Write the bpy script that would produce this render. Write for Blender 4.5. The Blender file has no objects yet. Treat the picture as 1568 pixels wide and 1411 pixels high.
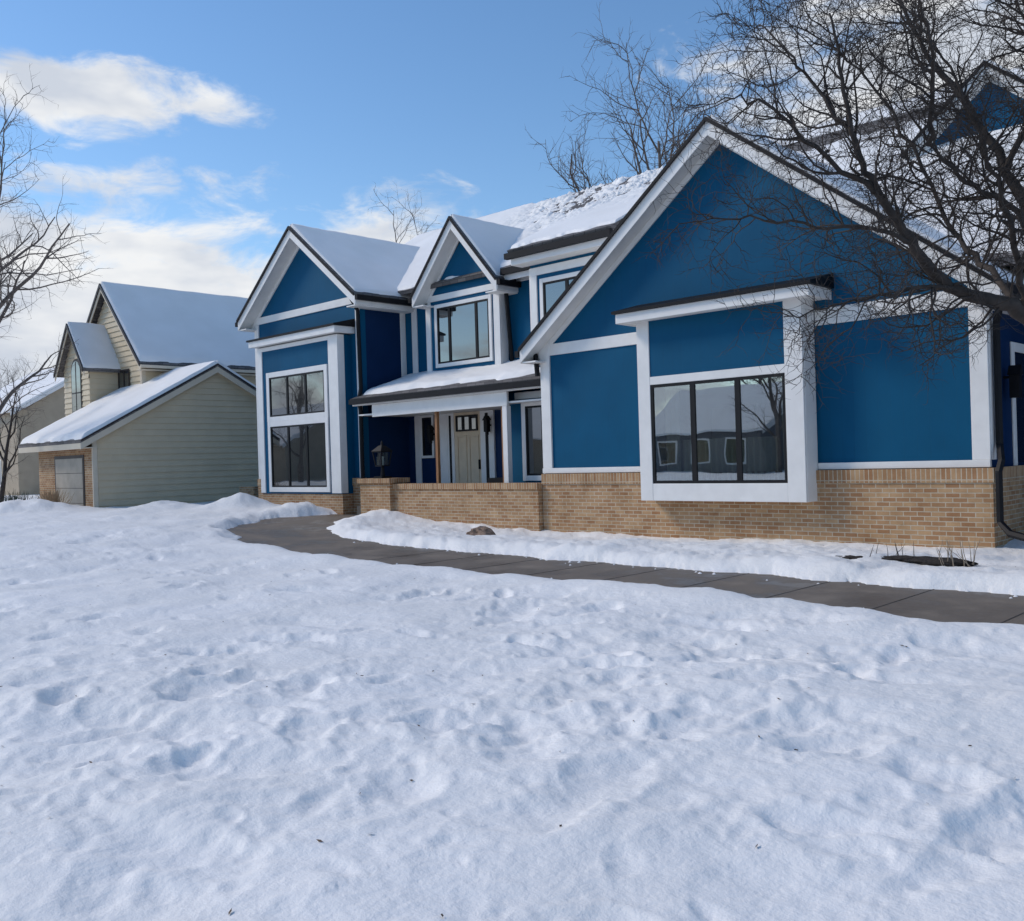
import bpy, math, random
import numpy as np
from mathutils import Vector, Matrix
random.seed(7); rng=np.random.RandomState(5)
scene=bpy.context.scene
R=math.radians
# ------------------------------------------------------------------ noise
TAB=rng.rand(256,256)
def vnoise(x,y,seed=0):
    x=np.asarray(x,float)+seed*17.31; y=np.asarray(y,float)+seed*9.77
    xi=np.floor(x).astype(int); yi=np.floor(y).astype(int)
    fx=x-xi; fy=y-yi
    fx=fx*fx*fx*(fx*(fx*6-15)+10); fy=fy*fy*fy*(fy*(fy*6-15)+10)
    g=lambda a,b:TAB[a%256,b%256]
    return ((g(xi,yi)*(1-fx)+g(xi+1,yi)*fx)*(1-fy)+(g(xi,yi+1)*(1-fx)+g(xi+1,yi+1)*fx)*fy)*2-1
def fbm(x,y,o=4,seed=0,gain=.5):
    s=0;a=1;f=1;n=0
    for i in range(o):
        c,s_=math.cos(.6*i+.3),math.sin(.6*i+.3)
        s=s+a*vnoise((x*c-y*s_)*f+i*3.7,(x*s_+y*c)*f-i*5.1,seed+i); n+=a; a*=gain; f*=2.03
    return s/n
def sst(e0,e1,x):
    t=np.clip((x-e0)/(e1-e0),0,1); return t*t*(3-2*t)
# ------------------------------------------------------------------ materials
def newmat(name):
    m=bpy.data.materials.new(name); m.use_nodes=True
    nt=m.node_tree; b=nt.nodes["Principled BSDF"]; return m,nt,b
def N(nt,t,**k):
    n=nt.nodes.new(t)
    for a,v in k.items(): setattr(n,a,v)
    return n
def simple(name,col,rough=.6,var=.12,scale=3,bump=.0,bscale=60,spec=.4,stretch=(1,1,1)):
    m,nt,b=newmat(name)
    tc=N(nt,'ShaderNodeTexCoord'); mp=N(nt,'ShaderNodeMapping'); mp.inputs['Scale'].default_value=stretch
    nt.links.new(tc.outputs['Object'],mp.inputs['Vector'])
    no=N(nt,'ShaderNodeTexNoise'); no.inputs['Scale'].default_value=scale; no.inputs['Detail'].default_value=3
    nt.links.new(mp.outputs[0],no.inputs['Vector'])
    cr=N(nt,'ShaderNodeValToRGB')
    c=col
    cr.color_ramp.elements[0].position=.3; cr.color_ramp.elements[1].position=.7
    cr.color_ramp.elements[0].color=(c[0]*(1-var),c[1]*(1-var),c[2]*(1-var),1)
    cr.color_ramp.elements[1].color=(min(1,c[0]*(1+var)),min(1,c[1]*(1+var)),min(1,c[2]*(1+var)),1)
    nt.links.new(no.outputs['Fac'],cr.inputs['Fac']); nt.links.new(cr.outputs['Color'],b.inputs['Base Color'])
    b.inputs['Roughness'].default_value=rough; b.inputs['Specular IOR Level'].default_value=spec
    if bump>0:
        n2=N(nt,'ShaderNodeTexNoise'); n2.inputs['Scale'].default_value=bscale; n2.inputs['Detail'].default_value=3
        nt.links.new(mp.outputs[0],n2.inputs['Vector'])
        bp=N(nt,'ShaderNodeBump'); bp.inputs['Strength'].default_value=bump; bp.inputs['Distance'].default_value=.02
        nt.links.new(n2.outputs['Fac'],bp.inputs['Height']); nt.links.new(bp.outputs[0],b.inputs['Normal'])
    return m
def panel_blue(name,col):
    m,nt,b=newmat(name)
    tc=N(nt,'ShaderNodeTexCoord'); sp=N(nt,'ShaderNodeSeparateXYZ'); nt.links.new(tc.outputs['Object'],sp.inputs[0])
    ad=N(nt,'ShaderNodeMath',operation='ADD'); nt.links.new(sp.outputs[0],ad.inputs[0]); nt.links.new(sp.outputs[1],ad.inputs[1])
    mu=N(nt,'ShaderNodeMath',operation='MULTIPLY'); nt.links.new(ad.outputs[0],mu.inputs[0]); mu.inputs[1].default_value=1/.203
    fr=N(nt,'ShaderNodeMath',operation='FRACT'); nt.links.new(mu.outputs[0],fr.inputs[0])
    cr=N(nt,'ShaderNodeValToRGB'); e=cr.color_ramp.elements; e[0].position=0; e[0].color=(0,0,0,1); e[1].position=.05; e[1].color=(1,1,1,1)
    nt.links.new(fr.outputs[0],cr.inputs[0])
    no=N(nt,'ShaderNodeTexNoise'); no.inputs['Scale'].default_value=1.2; no.inputs['Detail'].default_value=4
    nt.links.new(tc.outputs['Object'],no.inputs['Vector'])
    c2=N(nt,'ShaderNodeValToRGB'); c2.color_ramp.elements[0].position=.3;c2.color_ramp.elements[1].position=.7
    c2.color_ramp.elements[0].color=(col[0]*.92,col[1]*.92,col[2]*.92,1); c2.color_ramp.elements[1].color=(col[0]*1.07,col[1]*1.07,col[2]*1.07,1)
    nt.links.new(no.outputs['Fac'],c2.inputs[0])
    mix=N(nt,'ShaderNodeMixRGB',blend_type='MULTIPLY'); mix.inputs[0].default_value=.12
    nt.links.new(c2.outputs[0],mix.inputs[1]); nt.links.new(cr.outputs[0],mix.inputs[2]); nt.links.new(mix.outputs[0],b.inputs['Base Color'])
    bp=N(nt,'ShaderNodeBump'); bp.inputs['Strength'].default_value=.18; bp.inputs['Distance'].default_value=.01
    nt.links.new(cr.outputs[0],bp.inputs['Height']); nt.links.new(bp.outputs[0],b.inputs['Normal'])
    b.inputs['Roughness'].default_value=.62; b.inputs['Specular IOR Level'].default_value=.15
    return m
def brick(name,bw=.215,rh=.073,c1=(.41,.225,.115),c2=(.58,.385,.215),mort=(.62,.53,.40),vert=False):
    m,nt,b=newmat(name)
    tc=N(nt,'ShaderNodeTexCoord'); sp=N(nt,'ShaderNodeSeparateXYZ'); nt.links.new(tc.outputs['Object'],sp.inputs[0])
    ad=N(nt,'ShaderNodeMath',operation='ADD'); nt.links.new(sp.outputs[0],ad.inputs[0]); nt.links.new(sp.outputs[1],ad.inputs[1])
    cb=N(nt,'ShaderNodeCombineXYZ'); nt.links.new(ad.outputs[0],cb.inputs[0]); nt.links.new(sp.outputs[2],cb.inputs[1])
    bt=N(nt,'ShaderNodeTexBrick'); bt.inputs['Scale'].default_value=1; bt.inputs['Brick Width'].default_value=bw; bt.inputs['Row Height'].default_value=rh
    bt.inputs['Mortar Size'].default_value=.0085; bt.inputs['Mortar Smooth'].default_value=.2; bt.inputs['Bias'].default_value=-.1
    bt.inputs['Color1'].default_value=(*c1,1); bt.inputs['Color2'].default_value=(*c2,1); bt.inputs['Mortar'].default_value=(*mort,1)
    if vert: bt.offset=0
    nt.links.new(cb.outputs[0],bt.inputs['Vector'])
    no=N(nt,'ShaderNodeTexNoise'); no.inputs['Scale'].default_value=2.2; no.inputs['Detail'].default_value=5; no.inputs['Roughness'].default_value=.7
    nt.links.new(tc.outputs['Object'],no.inputs['Vector'])
    cr=N(nt,'ShaderNodeValToRGB'); cr.color_ramp.elements[0].position=.3;cr.color_ramp.elements[1].position=.72
    cr.color_ramp.elements[0].color=(.64,.59,.54,1); cr.color_ramp.elements[1].color=(1.0,1.0,1.0,1)
    nt.links.new(no.outputs['Fac'],cr.inputs[0])
    mix=N(nt,'ShaderNodeMixRGB',blend_type='MULTIPLY'); mix.inputs[0].default_value=1
    nt.links.new(bt.outputs['Color'],mix.inputs[1]); nt.links.new(cr.outputs[0],mix.inputs[2]); nt.links.new(mix.outputs[0],b.inputs['Base Color'])
    bp=N(nt,'ShaderNodeBump',invert=True); bp.inputs['Strength'].default_value=.7; bp.inputs['Distance'].default_value=.012
    nt.links.new(bt.outputs['Fac'],bp.inputs['Height']); nt.links.new(bp.outputs[0],b.inputs['Normal'])
    b.inputs['Roughness'].default_value=.85; b.inputs['Specular IOR Level'].default_value=.2
    return m
def shingle(name,c=(.13,.122,.12)):
    m,nt,b=newmat(name)
    tc=N(nt,'ShaderNodeTexCoord'); sp=N(nt,'ShaderNodeSeparateXYZ'); nt.links.new(tc.outputs['Object'],sp.inputs[0])
    ad=N(nt,'ShaderNodeMath',operation='ADD'); nt.links.new(sp.outputs[0],ad.inputs[0]); nt.links.new(sp.outputs[1],ad.inputs[1])
    cb=N(nt,'ShaderNodeCombineXYZ'); nt.links.new(ad.outputs[0],cb.inputs[0]); nt.links.new(sp.outputs[2],cb.inputs[1])
    bt=N(nt,'ShaderNodeTexBrick'); bt.inputs['Scale'].default_value=1; bt.inputs['Brick Width'].default_value=.3; bt.inputs['Row Height'].default_value=.085
    bt.inputs['Mortar Size'].default_value=.006
    bt.inputs['Color1'].default_value=(c[0]*.7,c[1]*.7,c[2]*.7,1); bt.inputs['Color2'].default_value=(c[0]*1.4,c[1]*1.38,c[2]*1.35,1); bt.inputs['Mortar'].default_value=(.03,.03,.03,1)
    nt.links.new(cb.outputs[0],bt.inputs['Vector']); nt.links.new(bt.outputs['Color'],b.inputs['Base Color'])
    b.inputs['Roughness'].default_value=.9
    return m
def snowmat(name,sc=1.0,bump=.5):
    m,nt,b=newmat(name)
    tc=N(nt,'ShaderNodeTexCoord')
    no=N(nt,'ShaderNodeTexNoise'); no.inputs['Scale'].default_value=.9; no.inputs['Detail'].default_value=4
    nt.links.new(tc.outputs['Object'],no.inputs['Vector'])
    cr=N(nt,'ShaderNodeValToRGB'); cr.color_ramp.elements[0].position=.35;cr.color_ramp.elements[1].position=.65
    cr.color_ramp.elements[0].color=(.86,.845,.815,1); cr.color_ramp.elements[1].color=(.91,.895,.87,1)
    nt.links.new(no.outputs['Fac'],cr.inputs[0]); nt.links.new(cr.outputs[0],b.inputs['Base Color'])
    n2=N(nt,'ShaderNodeTexNoise'); n2.inputs['Scale'].default_value=13*sc; n2.inputs['Detail'].default_value=5; n2.inputs['Roughness'].default_value=.62
    nt.links.new(tc.outputs['Object'],n2.inputs['Vector'])
    bp=N(nt,'ShaderNodeBump'); bp.inputs['Strength'].default_value=bump; bp.inputs['Distance'].default_value=.03
    nt.links.new(n2.outputs['Fac'],bp.inputs['Height']); nt.links.new(bp.outputs[0],b.inputs['Normal'])
    b.inputs['Roughness'].default_value=.7; b.inputs['Specular IOR Level'].default_value=.25
    return m
def glassmat(name,refl,clear):
    m,nt,b=newmat(name)
    if clear:
        t=N(nt,'ShaderNodeBsdfTransparent'); t.inputs['Color'].default_value=(.66,.72,.72,1); first=t.outputs[0]
    else:
        b.inputs['Base Color'].default_value=(.008,.010,.012,1); b.inputs['Roughness'].default_value=.05; first=b.outputs[0]
    g=N(nt,'ShaderNodeBsdfGlossy'); g.inputs['Roughness'].default_value=.01; g.inputs['Color'].default_value=(.85,.9,.93,1)
    no=N(nt,'ShaderNodeTexNoise'); no.inputs['Scale'].default_value=1.2; no.inputs['Detail'].default_value=1; tc=N(nt,'ShaderNodeTexCoord'); nt.links.new(tc.outputs['Object'],no.inputs['Vector'])
    bp=N(nt,'ShaderNodeBump'); bp.inputs['Strength'].default_value=.035; bp.inputs['Distance'].default_value=.05; nt.links.new(no.outputs['Fac'],bp.inputs['Height'])
    nt.links.new(bp.outputs[0],g.inputs['Normal'])
    mx=N(nt,'ShaderNodeMixShader'); mx.inputs[0].default_value=refl
    nt.links.new(first,mx.inputs[1]); nt.links.new(g.outputs[0],mx.inputs[2]); nt.links.new(mx.outputs[0],nt.nodes['Material Output'].inputs[0])
    return m
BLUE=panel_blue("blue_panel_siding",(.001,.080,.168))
BLUE_SHADE=panel_blue("shaded_blue_panel_siding",(.004,.024,.080))  # blue siding with shade put into the colour, for side and recessed walls
WHITE=simple("white_trim_paint",(.78,.765,.735),.5,.04,4,.1,30)
SOFFIT=simple("white_soffit",(.80,.78,.74),.6,.05,4)
BLACK=simple("black_gutter_metal",(.008,.008,.010),.55,.2,5,spec=.2)
BRICK=brick("tan_brick")
ROWL=brick("rowlock_brick",bw=.075,rh=.215,vert=True)
SHING=shingle("asphalt_shingles")
RSNOW=snowmat("roof_snow",.5,.2)
GSNOW=snowmat("ground_snow",1.0,.5)
GLASS=glassmat("dark_window_glass",.20,False)
CGLASS=glassmat("clear_window_glass",.36,True)
FRAME=simple("black_window_frame",(.009,.009,.010),.5,.1,5,spec=.25)
DOOR=simple("beige_door_paint",(.66,.53,.37),.5,.05,5)
CEDAR=simple("cedar_wood",(.33,.16,.07),.6,.3,4,.2,30,stretch=(8,8,.8))
SIDING=simple("beige_vinyl_siding",(.60,.50,.345),.55,.05,2)
NTRIM=simple("beige_trim",(.62,.54,.42),.6,.05,3)
BROWN=simple("dark_brown_trim",(.03,.02,.018),.5,.2,3)
def concmat():
    m,nt,b=newmat("wet_concrete")
    tc=N(nt,'ShaderNodeTexCoord'); no=N(nt,'ShaderNodeTexNoise'); no.inputs['Scale'].default_value=1.1; no.inputs['Detail'].default_value=6; no.inputs['Roughness'].default_value=.65
    nt.links.new(tc.outputs['Object'],no.inputs['Vector'])
    cr=N(nt,'ShaderNodeValToRGB'); cr.color_ramp.elements[0].position=.34; cr.color_ramp.elements[1].position=.66
    cr.color_ramp.elements[0].color=(.10,.078,.06,1); cr.color_ramp.elements[1].color=(.24,.20,.16,1)
    nt.links.new(no.outputs['Fac'],cr.inputs[0]); nt.links.new(cr.outputs[0],b.inputs['Base Color'])
    r=N(nt,'ShaderNodeMapRange'); nt.links.new(no.outputs['Fac'],r.inputs[0]); r.inputs[1].default_value=.4; r.inputs[2].default_value=.6; r.inputs[3].default_value=.35; r.inputs[4].default_value=.8
    nt.links.new(r.outputs[0],b.inputs['Roughness']); b.inputs['Specular IOR Level'].default_value=.3
    return m
CONC=concmat()
CURT=simple("curtain_cloth",(.70,.61,.46),.9,.08,3)
ROOM=simple("interior_wall",(.13,.12,.105),.9,.1,2)
BARK=simple("dark_bark",(.05,.04,.034),.85,.35,8)
BARK2=simple("grey_bark",(.14,.115,.10),.85,.3,8)
# ------------------------------------------------------------------ mesh builder
class M:
    def __init__(s): s.v=[];s.f=[]
    def add(s,vs,fs):
        o=len(s.v); s.v+= [tuple(p) for p in vs]; s.f+=[tuple(i+o for i in f) for f in fs]
    def box(s,x0,x1,y0,y1,z0,z1):
        s.add([(x0,y0,z0),(x1,y0,z0),(x1,y1,z0),(x0,y1,z0),(x0,y0,z1),(x1,y0,z1),(x1,y1,z1),(x0,y1,z1)],
              [(0,3,2,1),(4,5,6,7),(0,1,5,4),(1,2,6,5),(2,3,7,6),(3,0,4,7)])
    def prY(s,poly,y0,y1):
        n=len(poly); s.add([(x,y0,z) for x,z in poly]+[(x,y1,z) for x,z in poly],
            [tuple(range(n)),tuple(range(2*n-1,n-1,-1))]+[(i,(i+1)%n,(i+1)%n+n,i+n) for i in range(n)])
    def prX(s,poly,x0,x1):
        n=len(poly); s.add([(x0,y,z) for y,z in poly]+[(x1,y,z) for y,z in poly],
            [tuple(range(n)),tuple(range(2*n-1,n-1,-1))]+[(i,(i+1)%n,(i+1)%n+n,i+n) for i in range(n)])
    def tube(s,pts,rad,sides=6,cap=True):
        n=len(pts); vs=[];fs=[]; prev=None
        for i,p in enumerate(pts):
            p=Vector(p); d=(Vector(pts[min(i+1,n-1)])-Vector(pts[max(i-1,0)])).normalized()
            if prev is None:
                a=Vector((0,0,1)) if abs(d.z)<.9 else Vector((1,0,0)); u=d.cross(a).normalized()
            else:
                u=(prev-d*prev.dot(d)); u=u.normalized() if u.length>1e-6 else d.orthogonal().normalized()
            prev=u; w=d.cross(u); r=rad[i] if hasattr(rad,'__len__') else rad
            for k in range(sides):
                t=2*math.pi*k/sides; q=p+u*(math.cos(t)*r)+w*(math.sin(t)*r); vs.append((q.x,q.y,q.z))
        for i in range(n-1):
            for k in range(sides):
                k2=(k+1)%sides; fs.append((i*sides+k,i*sides+k2,(i+1)*sides+k2,(i+1)*sides+k))
        if cap: fs.append(tuple(range(sides-1,-1,-1))); fs.append(tuple((n-1)*sides+k for k in range(sides)))
        s.add(vs,fs)
    def build(s,name,mat,parent=None,smooth=False,fix=True):
        me=bpy.data.meshes.new(name); me.from_pydata(s.v,[],s.f); me.update()
        if fix:
            import bmesh
            bm=bmesh.new(); bm.from_mesh(me); bmesh.ops.recalc_face_normals(bm,faces=bm.faces); bm.to_mesh(me); bm.free()
        if smooth: me.polygons.foreach_set('use_smooth',[True]*len(me.polygons))
        ob=bpy.data.objects.new(name,me); me.materials.append(mat); scene.collection.objects.link(ob)
        if parent: ob.parent=parent
        return ob
def empty(name):
    e=bpy.data.objects.new(name,None); scene.collection.objects.link(e); return e
def bevel(ob,w=.006,seg=1):
    md=ob.modifiers.new('bv','BEVEL'); md.width=w; md.segments=seg; md.limit_method='ANGLE'; return ob
def snow_grid(name,c00,c10,c11,c01,parent,thick=.07,bare=None,nu=60,nv=60,seed=0,amp=.03):
    us=np.concatenate([[0,.004],np.linspace(.012,.988,nu),[.996,1]]); vs_=np.concatenate([[0,.004],np.linspace(.012,.988,nv),[.996,1]])
    U,V=np.meshgrid(us,vs_); A=[np.array(c,float) for c in (c00,c10,c11,c01)]
    P=((1-U)*(1-V))[...,None]*A[0]+(U*(1-V))[...,None]*A[1]+(U*V)[...,None]*A[2]+((1-U)*V)[...,None]*A[3]
    nz=fbm(P[...,0]*1.3+P[...,2]*.4,P[...,1]*1.3+P[...,2]*.9,4,seed)
    T=thick+amp*nz
    T=T-(thick+.06)*sst(.035,.0,V+.03*fbm(P[...,0]*2.2+P[...,1]*2.2,V*0+seed,3,seed+3))
    if bare is not None: T=T-bare(U,V,P)
    edge=(U==0)|(U==1)|(V==0)|(V==1)
    T=np.maximum(T,-.03); T=np.where(edge,-.02,T)
    P[...,2]+=T
    h,w=U.shape; idx=np.arange(h*w).reshape(h,w)
    f=np.stack([idx[:-1,:-1],idx[:-1,1:],idx[1:,1:],idx[1:,:-1]],-1).reshape(-1,4)
    m=M(); m.v=[tuple(p) for p in P.reshape(-1,3)]; m.f=[tuple(int(i) for i in q) for q in f]
    return m.build(name,RSNOW,parent,smooth=True,fix=False)
# ------------------------------------------------------------------ blue house
H=empty("blue_house")
g={k:M() for k in ['blue','blue_shade','white','soffit','black','brick','rowl','shing','glass','cglass','frame','door','cedar','room','dark']}
def gable(cx,hw,yf,yw,yb,zr,sl,fas=.26,fr=.14,G=g):
    for s in (-1,1):
        e=cx+s*hw; ze=zr-sl*hw
        def band(a,b): return [(cx,zr-a),(e,ze-a),(e,ze-b),(cx,zr-b)]
        G['shing'].prY(band(0,.07),yf-.03,yb)
        G['black'].prY(band(.012,.085),yf-.055,yf-.032)
        G['white'].prY([(cx,zr-.072),(e,ze-.072),(e,ze-.072-fas),(cx,zr-.072-fas)],yf,yf+.03)
        G['soffit'].prY(band(.22,.25),yf+.031,yw-.002)
        k=.97
        G['white'].prY([(cx,zr-.255),(cx+s*hw*k,zr-.255-sl*hw*k),(cx+s*hw*k,zr-.255-fr-sl*hw*k),(cx,zr-.255-fr)],yw-.035,yw+.01)
        xs=sorted((e,e+s*.02)); G['white'].box(xs[0],xs[1],yf+.01,yb,ze-.30,ze-.075)
        xs=sorted((e+s*.021,e+s*.13)); G['black'].box(xs[0],xs[1],yf-.02,yb,ze-.19,ze-.06)
        xs=sorted((e-s*.002,e-s*.42)); G['soffit'].box(xs[0],xs[1],yf+.031,yb,ze-.33,ze-.30)
def window(x0,x1,z0,z1,y,cols=(.25,.75),fw=.11,trim=True,gl='glass',rows=()):
    if trim:
        g['white'].box(x0-fw,x0,y-.045,y+.01,z0-fw,z1+fw); g['white'].box(x1,x1+fw,y-.045,y+.01,z0-fw,z1+fw)
        g['white'].box(x0,x1,y-.043,y+.01,z1,z1+fw); g['white'].box(x0,x1,y-.043,y+.01,z0-fw,z0)
    b=.045
    g['frame'].box(x0,x0+b,y-.035,y+.008,z0,z1); g['frame'].box(x1-b,x1,y-.035,y+.008,z0,z1)
    g['frame'].box(x0+b,x1-b,y-.034,y+.008,z0,z0+b); g['frame'].box(x0+b,x1-b,y-.034,y+.008,z1-b,z1)
    for c in cols:
        c=x0+c*(x1-x0); g['frame'].box(c-.04,c+.04,y-.033,y+.007,z0+b,z1-b)
    for r in rows:
        r=z0+r*(z1-z0); g['frame'].box(x0+b,x1-b,y-.032,y+.006,r-.03,r+.03)
    g[gl].box(x0+b*.5,x1-b*.5,y-.012,y-.006,z0+b*.5,z1-b*.5)
YW=15.08; XL,XR=-13.6,-4.68; CX=-9.1
def wallrect(m,x0,x1,z0,z1,y,th,ops):
    xs=sorted({x0,x1,*[o[0] for o in ops],*[o[1] for o in ops]}); zs=sorted({z0,z1,*[o[2] for o in ops],*[o[3] for o in ops]})
    for i in range(len(xs)-1):
        for j in range(len(zs)-1):
            cx=(xs[i]+xs[i+1])/2; cz=(zs[j]+zs[j+1])/2
            if any(o[0]<cx<o[1] and o[2]<cz<o[3] for o in ops): continue
            a,b,c,d=xs[i],xs[i+1],zs[j],zs[j+1]
            m.add([(a,y,c),(b,y,c),(b,y,d),(a,y,d)],[(0,1,2,3)]); m.add([(a,y+th,c),(b,y+th,c),(b,y+th,d),(a,y+th,d)],[(3,2,1,0)])
    for o in ops:
        a,b,c,d=o
        m.add([(a,y,c),(a,y+th,c),(a,y+th,d),(a,y,d)],[(0,1,2,3)]); m.add([(b,y,c),(b,y+th,c),(b,y+th,d),(b,y,d)],[(3,2,1,0)])
        m.add([(a,y,c),(b,y,c),(b,y+th,c),(a,y+th,c)],[(0,1,2,3)]); m.add([(a,y,d),(b,y,d),(b,y+th,d),(a,y+th,d)],[(3,2,1,0)])
wallrect(g['blue'],XL,XR,1.25,3.98,YW,.15,[(-10.5,-7.6,1.25,3.0)])
g['blue'].prY([(XL,3.98),(XR,3.98),(XR,4.02),(CX,7.30),(XL,4.02)],YW,YW+.15)
g['blue_shade'].box(XR-.15,XR,YW+.002,21,0,4.0); g['blue_shade'].box(XL,XL+.15,YW+.152,21,0,4.0)
gable(CX,4.75,14.66,YW,20.3,7.58,.765)
g['white'].box(XL,-10.73,YW-.03,YW+.01,3.76,4.0); g['white'].box(-7.37,XR,YW-.03,YW+.01,3.68,3.96)
g['white'].box(XL-.02,XL+.24,YW-.04,YW+.012,1.37,4.05); g['white'].box(XR-.24,XR+.02,YW-.04,YW+.012,1.37,4.1)
g['white'].box(XR+.001,XR+.03,YW+.013,YW+.2,1.37,4.0)
g['white'].box(XL-.02,-10.73,YW-.06,YW+.011,1.26,1.37); g['white'].box(-7.37,XR+.02,YW-.06,YW+.011,1.26,1.37)
g['brick'].box(XL,XR+.06,YW-.10,YW+.05,-.3,1.035); g['rowl'].box(XL,XR+.08,YW-.125,YW+.05,1.035,1.25)
g['brick'].box(XR+.001,XR+.061,YW+.051,21,-.3,1.035); g['rowl'].box(XR+.001,XR+.081,YW+.051,21,1.035,1.25)
BX0,BX1,BY=-10.74,-7.38,14.6
g['white'].box(BX0,BX0+.28,BY,BY+.05,.73,4.12); g['white'].box(BX1-.33,BX1,BY,BY+.05,.73,4.12)
g['white'].box(BX1-.06,BX1+.004,BY+.051,YW-.04,.73,4.12); g['white'].box(BX0-.004,BX0+.06,BY+.051,YW-.04,.73,4.12)
g['white'].box(BX0+.28,BX1-.33,BY+.003,BY+.05,.73,1.05); g['white'].box(BX0+.28,BX1-.33,BY+.003,BY+.05,2.9,3.05)
g['blue'].box(BX0+.28,BX1-.33,BY+.02,BY+.06,3.05,4.12)
g['white'].box(BX0+.061,BX1-.061,BY+.051,YW+.1,.74,.78)
g['room'].box(BX0+.061,BX1-.061,BY+.051,YW+.1,1.02,1.045)
g['room'].box(-10.49,-7.61,YW+.02,YW+.16,3.0,3.03)
wx0,wx1=BX0+.28,BX1-.33
b=.055
g['frame'].box(wx0,wx0+b,BY+.012,BY+.06,1.05,2.9); g['frame'].box(wx1-b,wx1,BY+.012,BY+.06,1.05,2.9)
g['frame'].box(wx0+b,wx1-b,BY+.013,BY+.06,1.05,1.05+b); g['frame'].box(wx0+b,wx1-b,BY+.013,BY+.06,2.9-b,2.9)
for c in (.333,.667):
    c=wx0+c*(wx1-wx0); g['frame'].box(c-.05,c+.05,BY+.014,BY+.06,1.05+b,2.9-b)
g['cglass'].box(wx0+.02,wx1-.02,BY+.035,BY+.041,1.07,2.88)
g['room'].box(-12.6,-5.6,18.6,18.7,.6,3.4); g['room'].box(-12.6,-5.6,15.3,18.6,.55,.6); g['room'].box(-12.6,-5.6,15.25,18.6,3.35,3.4)
g['room'].box(-12.7,-12.6,15.25,18.7,.55,3.4); g['room'].box(-5.6,-5.5,15.25,18.7,.55,3.4)
g['white'].box(-11.6,-10.5,18.52,18.59,1.2,2.6); g['white'].box(-9.0,-8.2,18.52,18.59,.6,2.7)
g['white'].box(-10.98,-7.08,14.28,14.31,4.08,4.26); g['white'].box(-7.10,-7.07,14.311,YW-.001,4.08,4.26); g['white'].box(-10.99,-10.96,14.311,YW-.001,4.08,4.26)
g['soffit'].box(-10.96,-7.10,14.311,YW-.001,4.10,4.13)
g['black'].prX([(14.22,4.262),(15.07,4.262),(15.07,4.52),(14.22,4.31)],-11.03,-7.02)
# left wing
YL=15.6; LX0,LX1=-25.9,-20.65; LC=-23.2
g['blue'].prY([(LX0,1.2),(LX1,1.2),(LX1,6.0),(LC,8.10),(LX0,6.0)],YL,YL+.2)
g['brick'].box(LX0,LX1+.04,YL-.08,YL+.05,-.2,1.0); g['rowl'].box(LX0,LX1+.05,YL-.10,YL+.05,1.0,1.2)
gable(LC,2.98,15.15,YL,20.5,8.42,.78)
g['white'].box(LX0,LX1,YL-.03,YL+.01,5.93,6.14)
g['white'].box(LX0-.02,LX0+.2,YL-.04,YL+.012,1.2,5.93); g['white'].box(LX1-.14,LX1+.02,YL-.04,YL+.012,1.2,5.93)
g['blue_shade'].box(LX1-.1,LX1+.001,YL+.201,20.5,.2,6.1)
g['blue'].box(LX0,LX0+.1,YL+.201,20.5,.2,6.1)
g['white'].box(LX1+.002,LX1+.022,17.0,17.19,3.4,6.0)
LB0,LB1,LBY=-25.05,-21.05,15.15
g['blue'].box(LB0,LB1,LBY,YL-.001,.78,5.1)
g['white'].box(LB0-.02,LB0+.22,LBY-.03,LBY+.01,.8,5.1); g['white'].box(LB1-.42,LB1+.02,LBY-.03,LBY+.01,.8,5.1)
g['white'].box(LB1+.001,LB1+.02,LBY+.011,LBY+.2,.8,5.1)
g['white'].box(LB0+.22,LB1-.42,LBY-.028,LBY+.01,4.98,5.1)
g['brick'].box(LB0,LB1,LBY+.02,YL-.09,-.2,.78)
window(-24.45,-21.68,3.03,4.18,LBY,(.333,.667),fw=.15)
window(-24.45,-21.68,.97,2.74,LBY-.002,(.333,.667),fw=.14)
g['white'].box(LB0-.18,LB1+.18,14.93,14.96,5.12,5.30); g['white'].box(LB1+.15,LB1+.18,14.961,YL-.001,5.12,5.30)
g['soffit'].box(LB0-.15,LB1+.15,14.961,YL-.001,5.13,5.16)
g['black'].prX([(14.88,5.302),(YL-.02,5.302),(YL-.02,5.52),(14.88,5.35)],LB0-.22,LB1+.22)
# middle recess wall
YM=17.2
g['blue'].box(LX1,-14.6,YM,YM+.2,3.0,6.35)
g['blue_shade'].box(LX1,-13.6,YM+.001,YM+.2,.3,3.0)
g['white'].box(LX1+.3,LX1+.52,YM-.03,YM+.01,3.7,6.2); g['white'].box(LX1+.02,-14.7,YM-.03,YM+.009,6.0,6.2)
g['white'].box(LX1+.30,LX1+.54,YM-.03,YM+.01,.45,3.0)
g['white'].box(LX1+.02,-14.7,YM-.03,YM+.009,3.75,3.9)
g['blue'].prY([(-19.37,3.6),(-16.6,3.6),(-16.6,6.05),(-17.85,7.4),(-19.37,5.9)],16.9,YM-.001)
g['blue'].box(-16.75,-16.601,16.91,YM,3.6,6.0)
gable(-17.85,1.6,16.45,16.9,20.5,7.85,1.13,fas=.26,fr=.12)
g['white'].box(-19.37,-16.6,16.87,16.91,5.86,6.02)
g['white'].box(-19.39,-19.2,16.865,16.912,3.7,5.86); g['white'].box(-16.8,-16.58,16.865,16.912,3.7,5.86)
g['white'].box(-16.6,-16.58,16.913,17.15,3.7,6.0)
window(-18.93,-16.97,4.18,5.66,16.9,(.24,.76),fw=.1)
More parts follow.
